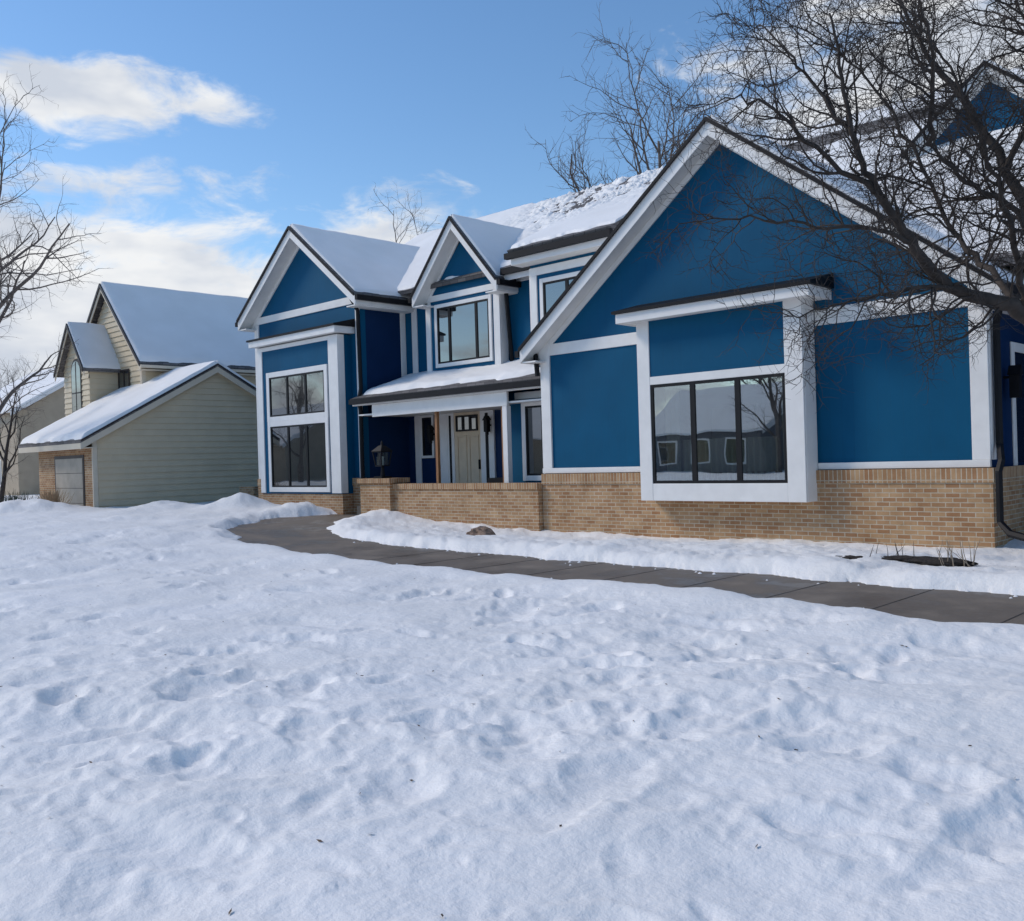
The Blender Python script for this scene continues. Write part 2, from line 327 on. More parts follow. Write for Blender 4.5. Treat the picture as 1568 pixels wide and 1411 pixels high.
# right upper section
YR=16.0; XS=-12.0
g['blue'].box(-14.7,XS,YR,YR+.2,3.2,6.15); g['blue_shade'].box(-14.7,-14.5,YR+.201,YM,3.2,6.15); g['blue'].prX([(YR+.2,3.5),(21.4,3.5),(21.4,9.1),(YR+.2,6.4)],XS-.2,XS-.002)
g['white'].box(-14.72,-14.5,YR-.03,YR+.01,3.3,5.75); g['white'].box(-14.72,XS,YR-.03,YR+.01,5.75,5.93)
window(-14.3,-12.9,4.3,5.55,YR,(.5,),fw=.1)
g['white'].box(-14.95,XS,15.62,15.65,6.0,6.20); g['soffit'].box(-14.95,XS,15.651,YR-.001,6.0,6.03)
g['black'].box(-15.05,XS,15.5,15.618,6.14,6.27)
RY,RZ=21.5,9.37
g['shing'].prX([(15.55,6.34),(RY,RZ),(RY,RZ-.15),(15.65,6.22)],-15.0,XS)
g['shing'].prX([(16.75,6.30),(RY,RZ-.004),(RY,RZ-.15),(16.8,6.20)],-25.0,-15.0)
g['black'].box(-16.3,-15.06,16.64,16.745,6.12,6.25); g['white'].box(-16.3,-14.9,16.746,16.77,5.98,6.18)
g['shing'].prX([(17.0,4.7),(RY,RZ-.002),(RY,RZ-.15),(17.0,4.55)],XS,2.5)
g['shing'].prX([(RY,RZ),(27.0,5.6),(27,5.45),(RY,RZ-.15)],-25,2.5)
g['black'].box(-4.3,2.6,16.86,16.99,4.5,4.66)
g['blue_shade'].box(XR,2.3,17.6,17.8,0,4.9); g['white'].box(XR,2.3,17.2,17.58,4.4,4.5)
g['blue'].prX([(17.8,0),(26.6,0),(26.6,5.5),(RY,9.1),(17.8,5.2)],2.1,2.3)
g['blue'].prX([(17.8,0),(26.6,0),(26.6,5.5),(RY,9.1),(17.8,6.4)],-24.8,-24.6)
g['blue_shade'].box(-24.6,2.1,26.4,26.6,0,5.5)
# dormer
DX=-5.95
gable(DX,1.5,19.5,19.75,21.3,8.95,.85,fas=.14,fr=.08)
g['blue'].prY([(DX-1.2,7.0),(DX+1.2,7.0),(DX+1.2,7.65),(DX,8.68),(DX-1.2,7.65)],19.75,19.85)
g['blue'].box(DX-1.2,DX-1.1,19.85,21,7,7.65); g['blue'].box(DX+1.1,DX+1.2,19.85,21,7,7.65)
# porch
g['soffit'].box(-20.6,-13.6,15.43,YM,2.86,2.9)
g['white'].box(-19.9,-14.95,15.35,15.42,2.80,3.12)
g['black'].box(-20.62,-13.62,15.14,15.26,3.16,3.29)
g['white'].box(-20.62,-13.62,15.262,15.29,3.12,3.27)
g['shing'].prX([(15.2,3.31),(YM,4.0),(YM,3.85),(15.29,3.14)],-20.64,-13.6)
g['soffit'].box(-20.6,-13.6,15.291,15.349,3.12,3.14)
g['room'].box(-20.6,-13.6,15.3,YM,-.1,.45)
g['blue'].box(-15.3,-13.6,15.8,16.0,.4,3.12); g['blue_shade'].box(-15.3,-15.1,16.0,YM,.4,3.0)
window(-14.78,-14.25,1.2,2.78,15.8,(),fw=.12)
g['white'].box(-15.1,-13.62,15.76,15.81,2.95,3.11)
g['white'].box(-15.12,-14.97,15.36,15.5,.45,2.8)
for x in (-17.55,-15.25): g['cedar'].box(x,x+.08,15.46,15.54,.45,2.85)
g['black'].box(-16.2,-15.4,15.9,16.3,.5,1.15)
g['white'].box(-19.45,-18.98,YM-.05,YM+.01,.45,2.86); g['white'].box(-18.98,-18.72,YM-.04,YM+.01,.45,2.86)
g['white'].box(-17.70,-17.2,YM-.05,YM+.01,.45,2.86)
g['door'].box(-18.72,-17.70,YM-.025,YM+.01,.45,2.86)
for k in range(2):
    x0=-18.62+k*.46
    for (z0,z1) in ((.6,2.25),):
        g['door'].box(x0,x0+.05,YM-.045,YM-.02,z0,z1); g['door'].box(x0+.33,x0+.38,YM-.045,YM-.02,z0,z1)
        g['door'].box(x0+.05,x0+.33,YM-.044,YM-.02,z0,z0+.05); g['door'].box(x0+.05,x0+.33,YM-.044,YM-.02,z1-.05,z1)
window(-18.62,-17.8,2.36,2.78,YM-.03,(.333,.667),fw=.0,trim=False)
g['black'].box(-17.78,-17.74,YM-.07,YM-.02,1.35,1.6)
g['black'].box(-18.9,-18.83,YM-.055,YM-.03,.6,2.8)
g['black'].box(-17.5,-17.4,YM-.062,YM-.045,.6,2.8)
window(-20.02,-19.62,1.75,2.8,YM,(),fw=.07)
def lantern(x,y,z,side='Y'):
    g['black'].box(x-.06,x+.06,y-.2,y-.08,z-.15,z+.15); g['black'].prY([(x-.09,z+.15),(x+.09,z+.15),(x,z+.27)],y-.22,y-.06)
    g['black'].box(x-.02,x+.02,y-.08,y,z,z+.05); g['black'].box(x-.03,x+.03,y-.17,y-.11,z-.22,z-.15)
lantern(-17.3,YM-.05,2.45); lantern(-19.5,YM-.05,2.3)
x=XR; yy=15.8
g['black'].box(x+.1,x+.24,yy-.07,yy+.07,2.3,2.65); g['black'].box(x,x+.12,yy-.02,yy+.02,2.6,2.64)
g['black'].prX([(yy-.1,2.65),(yy+.1,2.65),(yy,2.8)],x+.08,x+.26)
g['white'].box(x+.001,x+.03,16.15,16.3,1.25,3.2); g['white'].box(x+.001,x+.03,16.3,17.5,3.05,3.2); g['glass'].box(x+.001,x+.02,16.3,17.4,1.3,3.05)
def dsp(pts): g['black'].tube(pts,.055,6)
dsp([(-20.58,15.3,6.0),(-20.58,15.5,5.7),(-20.58,15.53,3.6),(-20.58,15.45,3.3),(-20.58,15.5,3.0),(-20.58,15.5,.3)])
dsp([(-4.35,15.0,3.85),(-4.5,15.1,3.6),(-4.58,15.2,3.4),(-4.58,15.2,1.6),(-4.5,15.0,1.35),(-4.52,14.93,1.2),(-4.52,14.93,.45),(-4.35,14.8,.3),(-4.1,14.7,.25)])
dsp([(-13.95,15.2,3.9),(-13.7,15.0,3.8),(-13.68,15.02,3.35)])
dsp([(-16.45,16.75,6.1),(-16.42,16.95,5.8),(-16.42,17.1,4.0)])
names=dict(blue=("blue_walls",BLUE),blue_shade=("shaded_side_walls",BLUE_SHADE),white=("white_trim",WHITE),soffit=("soffits",SOFFIT),black=("gutters_and_metal",BLACK),
 brick=("brick_base",BRICK),rowl=("brick_rowlock",ROWL),shing=("shingle_roof",SHING),glass=("window_glass",GLASS),cglass=("bay_window_glass",CGLASS),frame=("window_frames",FRAME),
 door=("front_door",DOOR),cedar=("cedar_posts",CEDAR),room=("interior",ROOM))
for k,(n,mt) in names.items():
    ob=g[k].build(n,mt,H)
    if k in('white','door'): bevel(ob,.006)
def curtain(name,x0,x1,y,z0,z1,par,mat=CURT,amp=.035,wl=.11):
    m=M(); n=int((x1-x0)/.012); 
    for i in range(n+1):
        x=x0+(x1-x0)*i/n; yy=y+amp*math.sin(x/wl*2*math.pi+.6*math.sin(x*7))
        m.v+= [(x,yy,z0),(x,yy+.01*math.sin(x*23),z1)]
    m.f=[(2*i,2*i+2,2*i+3,2*i+1) for i in range(n)]
    return m.build(name,mat,par,smooth=True,fix=False)
curtain("curtain_left",-10.4,-10.1,15.0,1.05,2.95,H); curtain("curtain_right",-8.0,-7.78,15.0,1.05,2.95,H)
curtain("cafe_curtain",-10.0,-8.05,14.95,1.05,1.85,H)
# snow on roofs
def bare_main(U,V,P):
    st=fbm(P[...,0]*.8,V*2.6,5,31,.6); fine=fbm(P[...,0]*4.5,V*34,4,33,.7); drip=fbm(P[...,0]*6,V*3,3,37)
    top=sst(.15,.85,V+.35*st)
    return .01+top*(.072+.16*fine+.07*drip)
snow_grid("roof_snow_main",(-15.0,15.6,6.36),(XS-.02,15.6,6.36),(XS-.02,RY-.03,RZ),(-15.0,RY-.03,RZ),H,.07,bare_main,170,260,3,.012)
snow_grid("roof_snow_main_left",(-25,16.8,6.33),(-15.02,16.8,6.33),(-15.02,RY-.03,RZ),(-25,RY-.03,RZ),H,.07,lambda U,V,P:sst(-20.5,-18,P[...,0])*bare_main(U,V*.9,P),260,190,4,.012)
def bare_steep(U,V,P): return .15*sst(.76,.88,V+.08*fbm(P[...,0]*.5,V*2,3,12))*(.9+.3*fbm(P[...,0]*3,V*30,3,2))
snow_grid("roof_snow_right",(XS,17.05,4.75),(2.45,17.05,4.75),(2.45,RY-.03,RZ),(XS,RY-.03,RZ),H,.07,bare_steep,120,100,5)
def gsnow(nm,cx,hw,yf,yb,zr,sl,seed,th=.08,bare=None):
    for s,t in ((-1,'l'),(1,'r')):
        e=cx+s*hw
        snow_grid(nm+t,(e-s*.03,yf,zr-sl*hw),(e-s*.03,yb,zr-sl*hw),(cx+s*.02,yb,zr),(cx+s*.02,yf,zr),H,th,bare,60,60,seed,.03)
gsnow("roof_snow_left_wing_",LC,2.98,15.2,20.5,8.42,.78,6)
gsnow("roof_snow_middle_",-17.85,1.6,16.5,20.5,7.85,1.13,7)
gsnow("roof_snow_dormer_",DX,1.5,19.55,21.3,8.95,.85,17,.06)
gsnow("roof_snow_right_wing_",CX,4.75,14.72,20.3,7.58,.765,8,.07,lambda U,V,P:.10*sst(.25,.5,fbm(P[...,1]*.8,V*5,3,14)))
snow_grid("roof_snow_porch",(-20.5,15.24,3.33),(-13.65,15.24,3.33),(-13.65,YM,4.0),(-20.5,YM,4.0),H,.09,lambda U,V,P:.22*sst(.30,.05,V+.12*fbm(P[...,0]*1.1,V*2,3,9)),120,60,9,.05)
# --- brick porch wall and pier
m=M(); m.box(-18.5,-13.62,14.86,15.14,-.2,.93); m.box(-19.7,-18.5,14.75,15.3,-.2,1.08)
pw=m.build("brick_wall",BRICK)
m=M(); m.box(-18.49,-13.62,14.83,15.17,.93,1.06); m.build("rowlock_cap",ROWL,pw); m=M(); m.box(-19.76,-18.44,14.69,15.36,1.081,1.2); m.build("pier_cap",ROWL,pw)
LN=empty("pier_lantern"); cx,cy=-19.1,15.02; m=M()
m.box(cx-.16,cx+.16,cy-.16,cy+.16,1.2,1.25); m.tube([(cx,cy,1.25),(cx,cy,1.5)],[.06,.035],8)
m.box(cx-.13,cx+.13,cy-.13,cy+.13,1.5,1.53)
for sx in(-1,1):
    for sy in(-1,1): m.tube([(cx+sx*.12,cy+sy*.12,1.53),(cx+sx*.17,cy+sy*.17,1.88)],.02,5)
m.box(cx-.18,cx+.18,cy-.18,cy+.18,1.86,1.885)
m.add([(cx-.2,cy-.2,1.886),(cx+.2,cy-.2,1.886),(cx+.2,cy+.2,1.886),(cx-.2,cy+.2,1.886),(cx-.06,cy-.06,2.03),(cx+.06,cy-.06,2.03),(cx+.06,cy+.06,2.03),(cx-.06,cy+.06,2.03)],[(0,1,5,4),(1,2,6,5),(2,3,7,6),(3,0,4,7),(4,5,6,7),(3,2,1,0)])
m.tube([(cx,cy,2.03),(cx,cy,2.08),(cx,cy,2.1),(cx,cy,2.16)],[.05,.03,.035,.004],8)
m.build("lantern_frame",BLACK,LN)
m=M(); m.box(cx-.105,cx+.105,cy-.105,cy+.105,1.54,1.85); m.build("lantern_glass",glassmat("lantern_glass_mat",.15,True),LN)
m=M(); m.tube([(cx,cy,1.53),(cx,cy,1.75)],.04,8); m.build("lantern_bulb",simple("bulb_white",(.7,.7,.65)),LN)
# ------------------------------------------------------------------ neighbour house
NH=empty("beige_siding_house"); n={k:M() for k in['sid','trim','brown','brick','shing','glass','gdoor','white','room']}
def clapX(X,ext,z0,z1,c=.2,s=1,th=.035):
    z=z0
    while z<z1-1e-4:
        zt=min(z+c,z1); a0,a1=ext(z+.001); b0,b1=ext(zt)
        n['sid'].add([(X+s*th,a0,z),(X+s*th,a1,z),(X,b1,zt),(X,b0,zt),(X-.01*s,a0,z),(X-.01*s,a1,z)],[(0,1,2,3),(0,4,5,1)]); z=zt
def clapY(Y,ext,z0,z1,c=.2,s=-1,th=.035):
    z=z0
    while z<z1-1e-4:
        zt=min(z+c,z1); a0,a1=ext(z+.001); b0,b1=ext(zt)
        n['sid'].add([(a0,Y+s*th,z),(a1,Y+s*th,z),(b1,Y,zt),(b0,Y,zt),(a0,Y-.01*s,z),(a1,Y-.01*s,z)],[(0,1,2,3),(0,4,5,1)]); z=zt
GX=-29.8; gy0,gy1,gym=12.1,20.5,16.3; ge,gr=2.72,5.04; gs=(gr-ge)/(gym-gy0)
def ge_ext(z):
    if z<=ge: return gy0,gy1
    d=(z-ge)/gs; return min(gy0+d,gym),max(gy1-d,gym)
clapX(GX,ge_ext,-.1,gr-.02)
n['trim'].box(GX-.02,GX+.05,gy0-.02,gy0+.12,-.1,ge)
n['brick'].box(-34.3,GX-.03,gy0,gy0+.2,-.1,2.6)
n['brown'].box(-32.85,-30.45,gy0-.02,gy0+.02,0,2.12)
n['gdoor'].box(-32.75,-30.55,gy0-.03,gy0-.021,.1,2.02)
for r in (.58,1.06,1.54): n['brown'].box(-32.75,-30.55,gy0-.033,gy0-.0305,r,r+.015)
so=.45
n['shing'].prX([(gy0-so,ge-gs*so+.1),(gym,gr+.1),(gym,gr),(gy0-so,ge-gs*so)],-34.9,GX+.25)
n['shing'].prX([(gy1+so,ge-gs*so+.1),(gym,gr+.1),(gym,gr),(gy1+so,ge-gs*so)],-34.9,GX+.25)
for (ya,za,yb,zb) in ((gy0-so,ge-gs*so,gym,gr),(gy1+so,ge-gs*so,gym,gr)):
    n['trim'].prX([(ya,za-.002),(yb,zb-.002),(yb,zb-.2),(ya,za-.2)],GX+.2,GX+.24)
    n['trim'].prX([(ya,za-.1),(yb,zb-.1),(yb,zb-.13),(ya,za-.13)],GX+.02,GX+.199)
    n['brown'].prX([(ya,za+.1),(yb,zb+.1),(yb,zb+.05),(ya,za+.05)],GX+.251,GX+.27)
n['trim'].box(-34.9,GX+.2,gy0-so+.005,gy0-so+.03,ge-gs*so-.18,ge-gs*so-.002); n['trim'].box(-34.9,GX+.19,gy0-so+.031,gy0,ge-gs*so-.16,ge-gs*so-.13)
mc,mh,my=-35.8,2.85,15.3; me_,mr=5.6,8.55; msl=(mr-me_)/mh
def m_ext(z):
    if z<=me_: return mc-mh+.15,mc+mh-.15
    d=(z-me_)/msl; return min(mc-mh+.15+d,mc),max(mc+mh-.15-d,mc)
clapY(my,m_ext,0,mr-.3); clapX(mc+mh-.15,lambda z:(my,27.5),2.0,me_)
for s in(-1,1):
    e=mc+s*(mh+.3); ze=mr-msl*(mh+.3)
    n['shing'].prY([(mc,mr+.1),(e,ze+.1),(e,ze),(mc,mr)],my-.3,27.8)
    n['trim'].prY([(mc,mr-.002),(e,ze-.002),(e,ze-.2),(mc,mr-.2)],my-.28,my-.25); n['brown'].prY([(mc,mr+.11),(e,ze+.11),(e,ze-.03),(mc,mr-.03)],my-.33,my-.301)
    xs=sorted((e,e-s*.4)); n['trim'].box(xs[0],xs[1],my-.24,27.6,ze-.15,ze-.12)
    xs=sorted((e,e+s*.1)); n['trim'].box(xs[0],xs[1],my-.3,27.6,ze-.08,ze+.02)
n['trim'].box(mc+mh-.26,mc+mh-.12,my-.05,my+.1,2,me_)
n['glass'].box(-34.95,-34.1,my-.05,my-.045,4.0,5.25)
for x in (-35.0,-34.55,-34.12): n['brown'].box(x,x+.06,my-.065,my-.051,3.95,5.3)
n['brown'].box(-35,-34.06,my-.064,my-.051,5.25,5.31); n['brown'].box(-35,-34.06,my-.064,my-.051,3.93,4.0)
sc_,sh,sy=-36.2,1.15,14.2; se,sr=5.5,7.0; ssl=1.3
def s_ext(z):
    if z<=se: return sc_-sh,sc_+sh
    d=(z-se)/ssl; return min(sc_-sh+d,sc_),max(sc_+sh-d,sc_)
clapY(sy,s_ext,0,sr-.1); clapX(sc_+sh,lambda z:(sy,my),2.0,se)
for s in(-1,1):
    e=sc_+s*(sh+.22); ze=sr-ssl*(sh+.22)
    n['shing'].prY([(sc_,sr+.1),(e,ze+.1),(e,ze),(sc_,sr)],sy-.3,my+2)
    n['trim'].prY([(sc_,sr-.002),(e,ze-.002),(e,ze-.16),(sc_,sr-.16)],sy-.28,sy-.25); n['brown'].prY([(sc_,sr+.11),(e,ze+.11),(e,ze-.03),(sc_,sr-.03)],sy-.33,sy-.301)
arch=[(-36.55,3.6),(-35.75,3.6),(-35.75,5.3)]+[(-36.15+.4*math.cos(t),5.3+.42*math.sin(t)) for t in np.linspace(.2,math.pi-.2,9)]+[(-36.55,5.3)]
n['glass'].prY(arch,sy-.05,sy-.045)
arch2=[(-36.15+(x+36.15)*1.14,4.6+(z-4.6)*1.07) for x,z in arch]; n['brown'].prY(arch2,sy-.042,sy-.039)
n['brown'].box(-36.17,-36.13,sy-.06,sy-.051,3.6,5.7); n['brown'].box(-36.55,-35.75,sy-.06,sy-.051,4.5,4.55)
n['sid'].box(-38.5,-33.2,my+.05,27,0,5.4)
n['sid'].box(-34.2,GX-.05,gy0+.3,gy1-.1,-.1,2.6)
for k,(nm,mt) in dict(sid=("siding_walls",SIDING),trim=("trim_boards",NTRIM),brown=("dark_edges",BROWN),brick=("garage_brick",BRICK),shing=("shingles",SHING),glass=("windows",GLASS),gdoor=("garage_door",simple("garage_door_paint",(.40,.35,.28)))).items():
    n[k].build(nm,mt,NH)
snow_grid("snow_garage",(-34.9,gy0-so,ge-gs*so+.11),(GX+.22,gy0-so,ge-gs*so+.11),(GX+.22,gym,gr+.11),(-34.9,gym,gr+.11),NH,.1,None,50,50,21,.03)
snow_grid("snow_garage_back",(GX+.22,gy1+so,ge-gs*so+.11),(-34.9,gy1+so,ge-gs*so+.11),(-34.9,gym,gr+.11),(GX+.22,gym,gr+.11),NH,.1,None,30,30,21,.03)
e=mc+mh+.27; ze=mr-msl*(mh+.27)+.1
snow_grid("snow_main",(e,my-.28,ze),(e,27.8,ze),(mc+.01,27.8,mr+.1),(mc+.01,my-.28,mr+.1),NH,.1,None,60,40,22,.03)
snow_grid("snow_main_far",(2*mc-e,my-.28,ze),(2*mc-e,27.8,ze),(mc-.01,27.8,mr+.1),(mc-.01,my-.28,mr+.1),NH,.1,None,30,30,22,.03)
e=sc_+sh+.2; ze=sr-ssl*(sh+.2)+.1
snow_grid("snow_small",(e,sy-.28,ze),(e,my+1.5,ze),(sc_+.01,my+1.5,sr+.1),(sc_+.01,sy-.28,sr+.1),NH,.08,None,30,30,23,.03)
# ------------------------------------------------------------------ simple other houses
def plain_house(name,x0,x1,y0,y1,ze,zr,wallm):
    E=empty(name); w=M(); r=M(); gl=M(); tr=M()
    ym=(y0+y1)/2; w.prX([(y0,-.2),(y1,-.2),(y1,ze),(ym,zr),(y0,ze)],x0,x1)
    sl=(zr-ze)/(ym-y0)
    for s in(-1,1):
        e=ym+s*((y1-y0)/2+.4); zz=zr-sl*((y1-y0)/2+.4)
        r.prX([(ym,zr+.2),(e,zz+.2),(e,zz+.08),(ym,zr+.08)],x0-.3,x1+.3)
        tr.prX([(ym,zr+.07),(e,zz+.07),(e,zz-.12),(ym,zr-.12)],x0-.32,x0-.29); tr.prX([(ym,zr+.07),(e,zz+.07),(e,zz-.12),(ym,zr-.12)],x1+.29,x1+.32)
    k=x0+1
    while k<x1-1.5:
        for z in (1,3.6):
            if z+1.3<ze:
                for yy in (y0-.03,y1+.0):
                    gl.box(k,k+1.1,yy,yy+.03,z,z+1.3); tr.box(k-.1,k+1.2,yy+.005 if yy>ym else yy+.01,yy+.025,z-.1,z+1.4)
        k+=2.4
    w.build("walls",wallm,E); r.build("snowy_roof",RSNOW,E); gl.build("windows",GLASS,E); tr.build("trim",WHITE,E)
    return E
TAN=simple("tan_siding",(.40,.33,.24),.7,.08,2); GREY=simple("grey_siding",(.16,.16,.17),.7,.08,2)
plain_house("tan_house",-66,-54,18,28,5.0,8.0,TAN)
plain_house("grey_house",-35,-27,-28,-19,2.9,5.6,GREY)
plain_house("tan_house",-52,-41,-26,-17,3.0,5.8,TAN)
plain_house("grey_house",-24,-12,-30,-21,5.2,8.0,GREY)
plain_house("tan_house",-72,-60,-18,-8,3.2,6.2,TAN)
# ------------------------------------------------------------------ ground
PATH=[(8,9.63),(-4,9.78),(-9,9.95),(-13.5,10.25),(-16.5,10.75),(-19.0,11.85),(-20.4,13.4),(-20.1,17)]
def gz(x): return .30*sst(13,25,-np.asarray(x,float))
def pdist(x,y):
    d=np.full(np.shape(x),1e9)
    for (x0,y0),(x1,y1) in zip(PATH[:-1],PATH[1:]):
        dx,dy=x1-x0,y1-y0; t=np.clip(((x-x0)*dx+(y-y0)*dy)/(dx*dx+dy*dy),0,1)
        d=np.minimum(d,np.hypot(x-(x0+t*dx),y-(y0+t*dy)))
    return d
rad=[1.2]
while rad[-1]<45: rad.append(rad[-1]*1.0080)
while rad[-1]<1500: rad.append(rad[-1]*1.08)
rad=np.array(rad)
F0=math.atan2(.719,-.695)
an=np.concatenate([np.linspace(-math.pi,-R(36),50)[:-1],np.linspace(-R(36),R(36),680),np.linspace(R(36),math.pi,50)[1:]])
RR,AA=np.meshgrid(rad,an+F0,indexing='ij'); X=RR*np.cos(AA); Y=RR*np.sin(AA)
base=gz(X)
near=sst(60,25,RR)
wx=X+.25*fbm(X*1.2,Y*1.2,2,90); wy=Y+.25*fbm(X*1.2,Y*1.2,2,95)
h=.13+.05*fbm(X*.35,Y*.35,3,40)+near*(.055*fbm(wx*.85,wy*.85,3,41,.42)+.017*fbm(wx*2.3,wy*2.3,3,42,.5))
patch=sst(-.15,.4,fbm(X*.45,Y*.45,3,60))
h+=near*patch*.032*(np.abs(fbm(wx*2.6,wy*2.6,3,47,.5))-.2)
h+=near*.005*fbm(X*9,Y*9,3,70)*sst(14,6,RR)
bed=sst(10.8,11.6,Y)*sst(16,15,Y)*sst(-24,-21,X)
h+=bed*(.08*np.abs(fbm(X*2.0,Y*2.0,4,44))-.01)
h-=bed*.09*sst(12.3,14.2,Y)*sst(-18,-12,X)
for (mx_,my_,mr_,mh_) in ((-24.3,13.9,.8,.32),(-22.2,14.5,.55,.25),(-26.5,13.0,1.2,.22),(-30.5,10.4,1.6,.3),(-34,9.8,1.8,.3),(-18.4,14.3,.8,.12)):
    dd=np.hypot(X-mx_,Y-my_)/mr_; h+=mh_*np.exp(-dd**2)*(1+.5*fbm(X*2,Y*2,3,72))
pd=pdist(X,Y)+.22*fbm(X*1.1,Y*1.1,4,45)
h+=.045*np.exp(-((pd-1.6)/.4)**2)*(.6+fbm(X*.9,Y*.9,3,46))
def dents(n,seed,Lr=(.10,.24),Wr=(.06,.13),dr=(.015,.065)):
    rr=np.random.RandomState(seed)
    for i in range(n):
        d=2.5+ (rr.rand()**.85)*20; a=F0+R(rr.uniform(-34,34))
        cx,cy=d*math.cos(a),d*math.sin(a)
        if cy>7.8 and cx>-17: continue
        if cy>12: continue
        if rr.rand()>.4+.9*float(sst(-.2,.3,fbm(cx*.3,cy*.3,2,63))): continue
        L=rr.uniform(*Lr); W=rr.uniform(*Wr); th=rr.uniform(0,math.pi); dep=rr.uniform(*dr)
        msk=np.where((np.abs(X-cx)<.8)&(np.abs(Y-cy)<.8))
        if len(msk[0])==0: continue
        px=X[msk]-cx; py=Y[msk]-cy
        wob=1+.45*vnoise(px*5+i,py*5,50)+.2*vnoise(px*13+i,py*13,51)
        u=(px*math.cos(th)+py*math.sin(th))/L; v=(-px*math.sin(th)+py*math.cos(th))/W
        q=np.sqrt(u*u+v*v)*wob
        h[msk]+= -dep*sst(1.6,.2,q)+dep*.2*np.exp(-((q-1.8)/.4)**2)
dents(430,77,dr=(.012,.05)); dents(240,78,(.25,.5),(.12,.28),(.015,.04)); dents(450,79,(.04,.09),(.03,.06),(.005,.015))
sm=sst(1.03,1.40,pd)**.8
hh=base+h*sm-(1-sm)*.06*(sm<.02)
V=np.stack([X,Y,hh],-1).reshape(-1,3); nr,na=X.shape; idx=np.arange(nr*na).reshape(nr,na)
f=np.stack([idx[:-1,:-1],idx[1:,:-1],idx[1:,1:],idx[:-1,1:]],-1).reshape(-1,4)
V=np.vstack([V,[0,0,.14]]); 
me=bpy.data.meshes.new("snow_ground"); me.vertices.add(len(V)); me.vertices.foreach_set('co',V.ravel())
c=len(V)-1; tri=[(c,int(idx[0,j]),int(idx[0,j+1])) for j in range(na-1)]
nf=len(f)+len(tri); loops=np.concatenate([f.ravel(),np.array(tri).ravel()])
me.loops.add(len(loops)); me.loops.foreach_set('vertex_index',loops.astype(np.int32))
me.polygons.add(nf); st=np.concatenate([np.arange(len(f))*4,len(f)*4+np.arange(len(tri))*3]); me.polygons.foreach_set('loop_start',st.astype(np.int32))
me.update(); me.validate(); me.polygons.foreach_set('use_smooth',[True]*len(me.polygons))
go=bpy.data.objects.new("snow_ground",me); me.materials.append(GSNOW); scene.collection.objects.link(go)
# bits of bark and leaf litter lying on the snow
m=M(); rr=np.random.RandomState(9); k=0
while k<130:
    i,j=rr.randint(0,420),rr.randint(60,700)
    if i>=nr or sm[i,j]<.99 or RR[i,j]<2.6 or RR[i,j]>17: continue
    if rr.rand()>RR[i,j]/14: continue
    x,y,z=X[i,j],Y[i,j],hh[i,j]+.004; t=rr.uniform(0,6.28); L=rr.uniform(.006,.022); W=rr.uniform(.002,.006)
    cs,sn=math.cos(t),math.sin(t)
    m.add([(x+cs*L,y+sn*L,z+.004),(x-sn*W,y+cs*W,z),(x-cs*L,y-sn*L,z+.002),(x+sn*W,y-cs*W,z+.005)],[(0,1,2,3)]); k+=1
m.build("leaf_litter",simple("litter_brown",(.10,.065,.04),.9,.3,9),fix=False)
# path
m=M(); pts=[]
P=[Vector((a,b,0)) for a,b in PATH]
dense=[]
for a,b_ in zip(P[:-1],P[1:]):
    k=max(1,int((b_-a).length/.5)); dense+=[a.lerp(b_,i/k) for i in range(k)]
dense.append(P[-1])
for i,p in enumerate(dense):
    d=(dense[min(i+1,len(dense)-1)]-dense[max(i-1,0)]).normalized(); nn=Vector((-d.y,d.x,0))
    for s in(-1.6,1.6):
        q=p+nn*s; m.v.append((q.x,q.y,float(gz(q.x))+.004))
m.f=[(2*i,2*i+1,2*i+3,2*i+2) for i in range(len(dense)-1)]
m.build("concrete_path",CONC)
j=M()
for k in range(24):
    x=7-k*1.22
    if x<-13: break
    j.box(x-.006,x+.006,8.4,11.3,.0,.007)
j.build("path_joints",simple("joint_dark",(.05,.042,.035)),bpy.data.objects["concrete_path"])
m=M(); rr=random.Random(12)
for i in range(90):
    x=rr.uniform(-16,2); y=float(np.interp(-x,[-8,4,9,13.5,16.5],[9.63,9.78,9.95,10.25,10.75]))+rr.choice((-1,1))*(1.08-abs(rr.gauss(0,.2))); r=rr.uniform(.008,.032); z=float(gz(x))+.004
    ring=[(x+r*math.cos(t)*rr.uniform(.7,1.2),y+r*math.sin(t)*rr.uniform(.7,1.2),z) for t in np.linspace(0,2*math.pi,7)[:-1]]
    m.add(ring+[(x+rr.uniform(-.3,.3)*r,y,z+r*.8)],[(k,(k+1)%6,6) for k in range(6)])
m.build("snow_crumbs",RSNOW,smooth=True,fix=False)
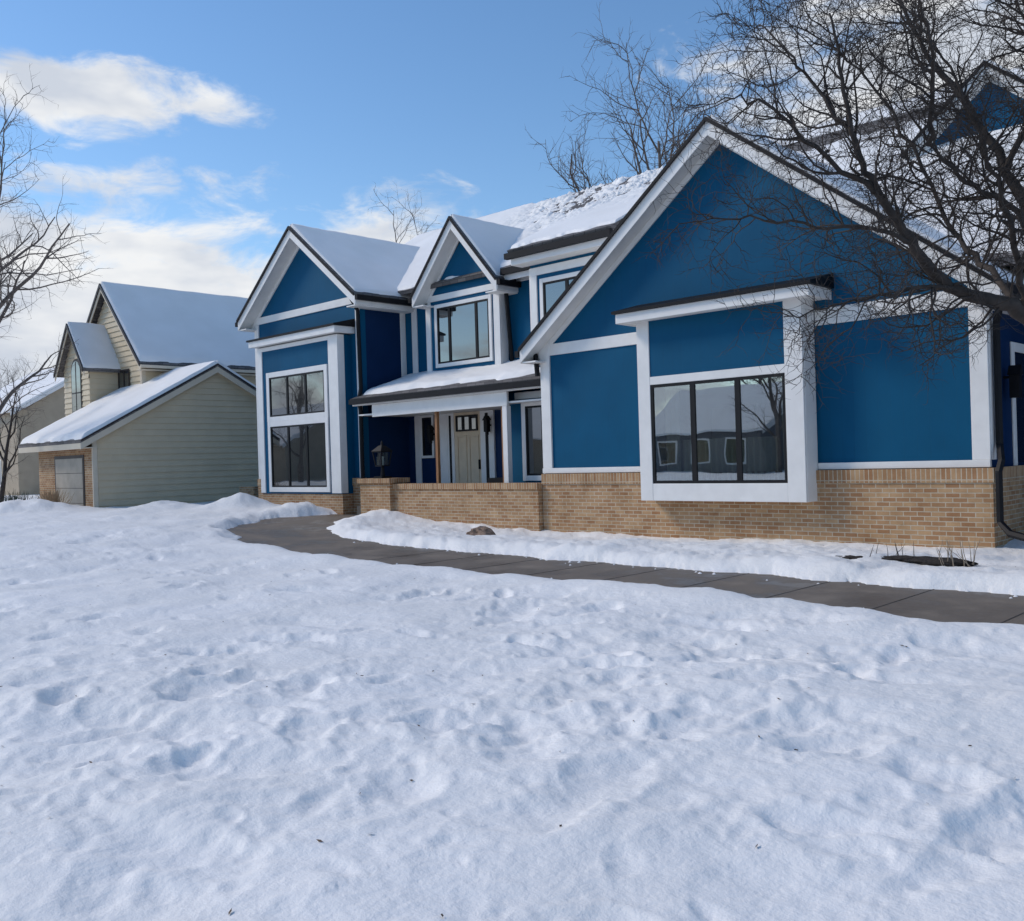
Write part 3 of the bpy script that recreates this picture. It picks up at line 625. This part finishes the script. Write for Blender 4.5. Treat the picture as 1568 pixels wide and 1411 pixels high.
# ------------------------------------------------------------------ trees
def rndv(s=1): return Vector((random.gauss(0,1),random.gauss(0,1),random.gauss(0,1)))*s
def branch(m,p,d,L,r,lvl,spec,up=.0):
    sp=spec[lvl]; n_=sp['n']; pts=[p.copy()]; rs=[r]; d=d.normalized()
    for i in range(n_):
        d=(d+rndv(sp['w'])+Vector((0,0,up))).normalized(); p=p+d*(L/n_); pts.append(p.copy()); rs.append(r*(1-.75*(i+1)/n_))
    m.tube(pts,rs,sp['s'],cap=False)
    if lvl+1<len(spec): kids(m,pts,rs,L,lvl+1,spec,up)
def kids(m,pts,rs,L,lvl,spec,up,t0=.15):
    sp=spec[lvl]; k=max(1,int(L*sp['den']))
    for i in range(k):
        t=t0+(1-t0)*(i+random.random())/k; f=t*(len(pts)-1); a=min(int(f),len(pts)-2); q=pts[a].lerp(pts[a+1],f-a)
        ax=(pts[a+1]-pts[a]).normalized(); side=ax.cross(rndv()).normalized()
        d=(ax*sp['fw']+side).normalized(); r=max(sp['rmin'],min(rs[a]*.6,sp['r']))
        branch(m,q,d,sp['L']*random.uniform(.55,1.25)*(1.1-.45*t),r,lvl,spec,up)
def smoothline(pts,k=5,w=.03):
    out=[]; P=[Vector(p) for p in pts]
    for i in range(len(P)-1):
        p0=P[max(i-1,0)];p1=P[i];p2=P[i+1];p3=P[min(i+2,len(P)-1)]
        for j_ in range(k):
            t=j_/k; q=.5*((2*p1)+(-p0+p2)*t+(2*p0-5*p1+4*p2-p3)*t*t+(-p0+3*p1-3*p2+p3)*t**3); out.append(q+rndv(w))
    out.append(P[-1]); return out
random.seed(21)
BT=M()
spec=[None,dict(n=9,w=.24,s=5,den=8,L=1.2,fw=.75,r=.016,rmin=.007),dict(n=6,w=.28,s=3,den=9,L=.6,fw=.7,r=.007,rmin=.0045),dict(n=4,w=.30,s=3,den=11,L=.28,fw=.8,r=.0040,rmin=.003)]
limbs=[
 ([(-3.01,12.39,-.1),(-3.02,12.38,1.42),(-3.03,12.37,2.49)],.19,.15),
 ([(-3.03,12.37,2.49),(-3.31,11.82,3.12),(-3.53,11.19,3.23),(-3.77,10.69,3.39),(-3.91,10.27,3.78),(-4.13,9.91,4.33),(-4.23,9.68,4.78),(-4.27,9.51,5.43),(-4.31,9.33,6.06)],.125,.010),
 ([(-3.53,11.19,3.23),(-3.79,10.38,3.29),(-4.07,9.69,3.18),(-4.28,9.22,3.04),(-4.61,8.76,2.94)],.03,.006),
 ([(-3.91,10.27,3.78),(-4.19,9.86,3.91),(-4.54,9.38,3.94),(-5.03,8.91,4.03),(-5.48,8.55,4.01)],.028,.006),
 ([(-4.13,9.91,4.33),(-4.43,9.21,4.66),(-4.66,8.71,5.01),(-4.95,8.3,5.12)],.035,.007),
 ([(-3.03,12.37,2.49),(-3.2,12.48,3.74),(-3.57,12.4,4.9),(-4.02,12.25,5.85),(-4.48,12.08,6.67),(-4.84,12.01,7.68)],.10,.010),
 ([(-3.2,12.48,3.74),(-3.33,11.52,4.3),(-3.54,10.91,4.45),(-3.72,10.31,4.79),(-3.93,9.83,5.35)],.045,.007),
 ([(-3.2,12.48,3.74),(-3.0,12.4,5.22),(-3.14,11.99,6.28),(-3.27,11.58,7.15)],.06,.01),
 ([(-3.31,11.82,3.12),(-3.86,12.27,3.82),(-4.31,12.52,4.43),(-4.82,12.45,5.71),(-5.38,12.19,6.74),(-6.03,11.69,7.33)],.05,.008),
 ([(-4.23,9.68,4.78),(-4.5,9.55,5.3),(-4.8,9.5,5.8),(-5.2,9.5,6.3)],.028,.007),
 ([(-3.03,12.37,2.49),(-2.2,12.6,3.6),(-1.4,12.5,4.7),(-.8,12.3,6.0)],.08,.010),
 ([(-3.57,12.4,4.9),(-2.9,11.5,5.6),(-2.8,10.8,6.3),(-3.1,10.2,7.1)],.045,.01),
 ([(-3.72,10.31,4.79),(-3.5,9.9,5.4),(-3.5,9.6,6.0),(-3.7,9.4,6.6)],.03,.007),
 ([(-3.31,11.82,3.12),(-3.2,11.3,3.9),(-3.3,10.9,4.6),(-3.5,10.6,5.4),(-3.9,10.5,6.2)],.045,.008),
]
for pts,r0,r1 in limbs:
    P=smoothline(pts,5,.012 if r0>.1 else .024); k=len(P); rs=[r0+(r1-r0)*(i/(k-1))**(.62 if r0==.125 else .8) for i in range(k)]
    BT.tube(P,rs,8 if r0>.05 else 6)
    if r0<.15:
        L=sum((P[i+1]-P[i]).length for i in range(k-1)); kids(BT,P,rs,L,1,spec,.03)
BT.build("bare_tree",BARK,smooth=True,fix=False)
def gentree(name,base,Ht,seed,mat,dens=1.0,tr=None,fat=1.0):
    random.seed(seed); m=M(); b=Vector(base); tr=tr or Ht*.018
    s=Ht/10
    sp=[dict(n=8,w=.05,s=7),dict(n=10,w=.15,s=5,den=1.5*dens/s,L=4.2*s,fw=1.3,r=tr*.42,rmin=.025*s),dict(n=7,w=.17,s=4,den=2.2*dens/s,L=1.8*s,fw=.9,r=.020*s*fat,rmin=.010*s*fat),
        dict(n=5,w=.2,s=3,den=4.5*dens/s,L=.8*s,fw=.8,r=.008*s*fat,rmin=.005*s*fat),dict(n=3,w=.22,s=3,den=5/s,L=.35*s,fw=.8,r=.004*s*fat,rmin=.003*s*fat)]
    p=b.copy(); pts=[p.copy()]; rs=[tr]; d=Vector((0,0,1))
    for i in range(10):
        d=(d+rndv(.05)+Vector((0,0,.1))).normalized(); p=p+d*(Ht*.8/10); pts.append(p.copy()); rs.append(tr*(1-.85*(i+1)/10))
    m.tube(pts,rs,8); kids(m,pts,rs,Ht*.8,1,sp,.05,t0=.22)
    return m.build(name,mat,smooth=True,fix=False)
t1=gentree("bare_tree",(-26.2,35.9,0),20,3,BARK2,dens=1.35,fat=1.35)
t2=gentree("bare_tree",(-34.0,10.1,.2),13,4,BARK2,dens=1.0,fat=1.15)
t3=gentree("bare_tree",(-40.5,12.8,.2),6,8,BARK,dens=.9)
B2=Vector((-34.0,10.1,.2))
def inst(src,bx,name,loc,sc,rot):
    o=bpy.data.objects.new(name,src.data); scene.collection.objects.link(o)
    o.scale=(sc,)*3; o.rotation_euler=(0,0,rot); o.location=Vector(loc)-Matrix.Rotation(rot,3,'Z')@(bx*sc); return o
DT=empty("distant_trees")
for i in range(16):
    rr=random.Random(100+i); a=R(158+rr.random()*18); d=68+rr.random()*40
    o=inst(t2,B2,"tree_%d"%i,(d*math.cos(a),d*math.sin(a),0),rr.uniform(.45,.8),rr.random()*6); o.parent=DT
for i,(x,y,s) in enumerate(((-38.5,-16,.7),(-25.5,-18,.8),(-30,-32,1.0),(-20,-17,.7),(-46,-30,1.1),(-55,-6,.8),(-56,-16,.7),(-36,-36,1.1),(-12,-19,.8),(-66,-2,.9))):
    o=inst(t2,B2,"tree_back_%d"%i,(x,y,0),s,i*1.3); o.parent=DT
inst(t2,B2,"bare_tree",(-50,41.5,0),1.5,2.0)
# ------------------------------------------------------------------ small things
random.seed(3)
def rock(name,c,s,mat,par=None):
    import bmesh
    bm=bmesh.new(); bmesh.ops.create_icosphere(bm,subdivisions=4,radius=1)
    for v in bm.verts:
        k=1+.3*float(vnoise(v.co.x*1.7+c[0],v.co.y*1.7+v.co.z,5))+.16*float(vnoise(v.co.x*5+c[0],v.co.y*5+v.co.z*3,6)); v.co=Vector((v.co.x*s[0]*k,v.co.y*s[1]*k,v.co.z*s[2]*k))+Vector(c)
    me=bpy.data.meshes.new(name); bm.to_mesh(me); bm.free(); o=bpy.data.objects.new(name,me); me.materials.append(mat); scene.collection.objects.link(o); return o
rock("rock",(-13.7,13.2,.08),(.30,.2,.15),simple("brown_stone",(.22,.15,.11),.85,.3,6,.5,20))
SOIL=simple("dark_soil",(.03,.024,.02),.9,.4,10,.8,25)
rock("soil_patch",(-4.75,12.3,.12),(.6,.25,.07),SOIL); rock("soil_patch",(-5.5,12.1,.12),(.3,.14,.06),SOIL)
def twigs(name,c,n_,hgt,spread,mat,r=.006):
    m=M()
    for i in range(n_):
        p=Vector(c)+Vector((random.gauss(0,spread*.4),random.gauss(0,spread*.4),0)); d=Vector((random.gauss(0,.3),random.gauss(0,.3),1)).normalized(); pts=[p.copy()]
        for k in range(4): d=(d+rndv(.12)).normalized(); p=p+d*hgt/4*random.uniform(.6,1.1); pts.append(p.copy())
        m.tube(pts,[r,r*.9,r*.7,r*.5,r*.2],4,cap=False)
    return m.build(name,mat,smooth=True,fix=False)
STALK=simple("dry_stalk",(.30,.24,.18),.9,.2,5)
twigs("dead_plant",(-4.2,12.2,.1),18,.4,.35,STALK); twigs("dead_plant",(-5.1,12.5,.1),8,.3,.4,BARK)
twigs("ornamental_grass",(-30.8,11.2,.3),160,.9,.35,simple("dry_grass",(.36,.25,.15),.9,.25,4),.009)
twigs("shrub",(-33.2,11.0,.3),120,.8,.4,simple("green_shrub",(.06,.08,.05),.9,.3,4),.012)
twigs("shrub",(-26.6,15.3,.3),60,.5,.3,BARK,.01)
m=M(); m.box(-28.2,-27.3,16.2,17,-.1,.95); m.build("brick_pier",BRICK)
# ------------------------------------------------------------------ world
w=bpy.data.worlds.new("World"); scene.world=w; w.use_nodes=True; nt=w.node_tree; bg=nt.nodes['Background']
sky=N(nt,'ShaderNodeTexSky'); sky.sky_type='NISHITA'; sky.sun_disc=False; sky.sun_elevation=R(38); sky.sun_rotation=R(239); sky.air_density=1.0; sky.dust_density=.2; sky.ozone_density=2.0
bg.inputs['Strength'].default_value=.128
tc=N(nt,'ShaderNodeTexCoord'); sp=N(nt,'ShaderNodeSeparateXYZ'); nt.links.new(tc.outputs['Generated'],sp.inputs[0])
def mth(op,a,b=None,c=None):
    q=N(nt,'ShaderNodeMath',operation=op)
    for i,v in enumerate((a,b,c)):
        if v is None: continue
        if isinstance(v,(int,float)): q.inputs[i].default_value=v
        else: nt.links.new(v,q.inputs[i])
    return q.outputs[0]
az=mth('MULTIPLY',mth('ARCTAN2',sp.outputs[1],sp.outputs[0]),57.2958); el=mth('MULTIPLY',mth('ARCSINE',sp.outputs[2]),57.2958)
cv=N(nt,'ShaderNodeCombineXYZ'); nt.links.new(mth('MULTIPLY',az,.11),cv.inputs[0]); nt.links.new(mth('MULTIPLY',el,.26),cv.inputs[1])
n1=N(nt,'ShaderNodeTexNoise'); n1.inputs['Scale'].default_value=2.0; n1.inputs['Detail'].default_value=7; n1.inputs['Roughness'].default_value=.6; n1.inputs['Distortion'].default_value=.4; nt.links.new(cv.outputs[0],n1.inputs['Vector'])
n2=N(nt,'ShaderNodeTexNoise'); n2.inputs['Scale'].default_value=1.2; n2.inputs['Detail'].default_value=4; nt.links.new(cv.outputs[0],n2.inputs['Vector'])
def blob(a0,e0,ra,re):
    dx=mth('DIVIDE',mth('SUBTRACT',az,a0),ra); dy=mth('DIVIDE',mth('SUBTRACT',el,e0),re)
    return mth('SUBTRACT',1.0,mth('SQRT',mth('ADD',mth('MULTIPLY',dx,dx),mth('MULTIPLY',dy,dy))))
bl=None
for a in ((157.5,20.1,9,2.2),(163,4.5,27,12.4),(139.8,11.0,8,4.8),(107,17,16,13),(60,25,30,15),(215,20,30,12),(270,30,40,14)):
    o=blob(*a)
    if a[2]==27: o=mth('MULTIPLY',o,1.7)
    bl=o if bl is None else mth('MAXIMUM',bl,o)
hz=mth('MULTIPLY_ADD',el,-.10,.75)
bl=mth('MAXIMUM',bl,hz)
bl=mth('MAXIMUM',bl,-.46)
v=mth('ADD',mth('MULTIPLY',bl,1.35),mth('MULTIPLY',mth('SUBTRACT',n1.outputs['Fac'],.5),2.7))
mr=N(nt,'ShaderNodeMapRange'); mr.interpolation_type='SMOOTHSTEP'; nt.links.new(v,mr.inputs[0]); mr.inputs[1].default_value=-.1; mr.inputs[2].default_value=.75
cr=N(nt,'ShaderNodeValToRGB'); cr.color_ramp.elements[0].position=.38; cr.color_ramp.elements[1].position=.60
cr.color_ramp.elements[0].color=(4.8,5.2,5.9,1); cr.color_ramp.elements[1].color=(7.0,7.1,7.2,1); nt.links.new(n2.outputs['Fac'],cr.inputs[0])
hs=N(nt,'ShaderNodeHueSaturation'); hs.inputs['Saturation'].default_value=1.16; hs.inputs['Value'].default_value=1.25; nt.links.new(sky.outputs[0],hs.inputs['Color'])
mx=N(nt,'ShaderNodeMixRGB'); nt.links.new(mr.outputs[0],mx.inputs[0]); nt.links.new(hs.outputs[0],mx.inputs[1]); nt.links.new(cr.outputs[0],mx.inputs[2])
nt.links.new(mx.outputs[0],bg.inputs['Color'])
# sun
sd=bpy.data.lights.new("sun",'SUN'); sd.energy=2.0; sd.angle=R(14); sd.color=(1,.89,.76); so_=bpy.data.objects.new("sun",sd); scene.collection.objects.link(so_)
dirv=Vector((-.857*math.cos(R(38)),-.514*math.cos(R(38)),math.sin(R(38)))); so_.rotation_euler=dirv.to_track_quat('Z','Y').to_euler()
# camera
cd=bpy.data.cameras.new("camera"); cam=bpy.data.objects.new("camera",cd); scene.collection.objects.link(cam); scene.camera=cam
cd.sensor_width=36; cd.lens=36*1450/1568; cd.clip_end=5000; cd.clip_start=.05
F=Vector((-.695,.719,-3/1450)).normalized(); Rt=Vector((.719,.695,-.03)); Rt=(Rt-F*Rt.dot(F)).normalized(); U=Rt.cross(F).normalized()
cam.matrix_world=Matrix(((Rt.x,U.x,-F.x,0),(Rt.y,U.y,-F.y,0),(Rt.z,U.z,-F.z,1.6),(0,0,0,1)))
scene.view_settings.view_transform='Standard'; scene.view_settings.look='None'; scene.view_settings.exposure=0
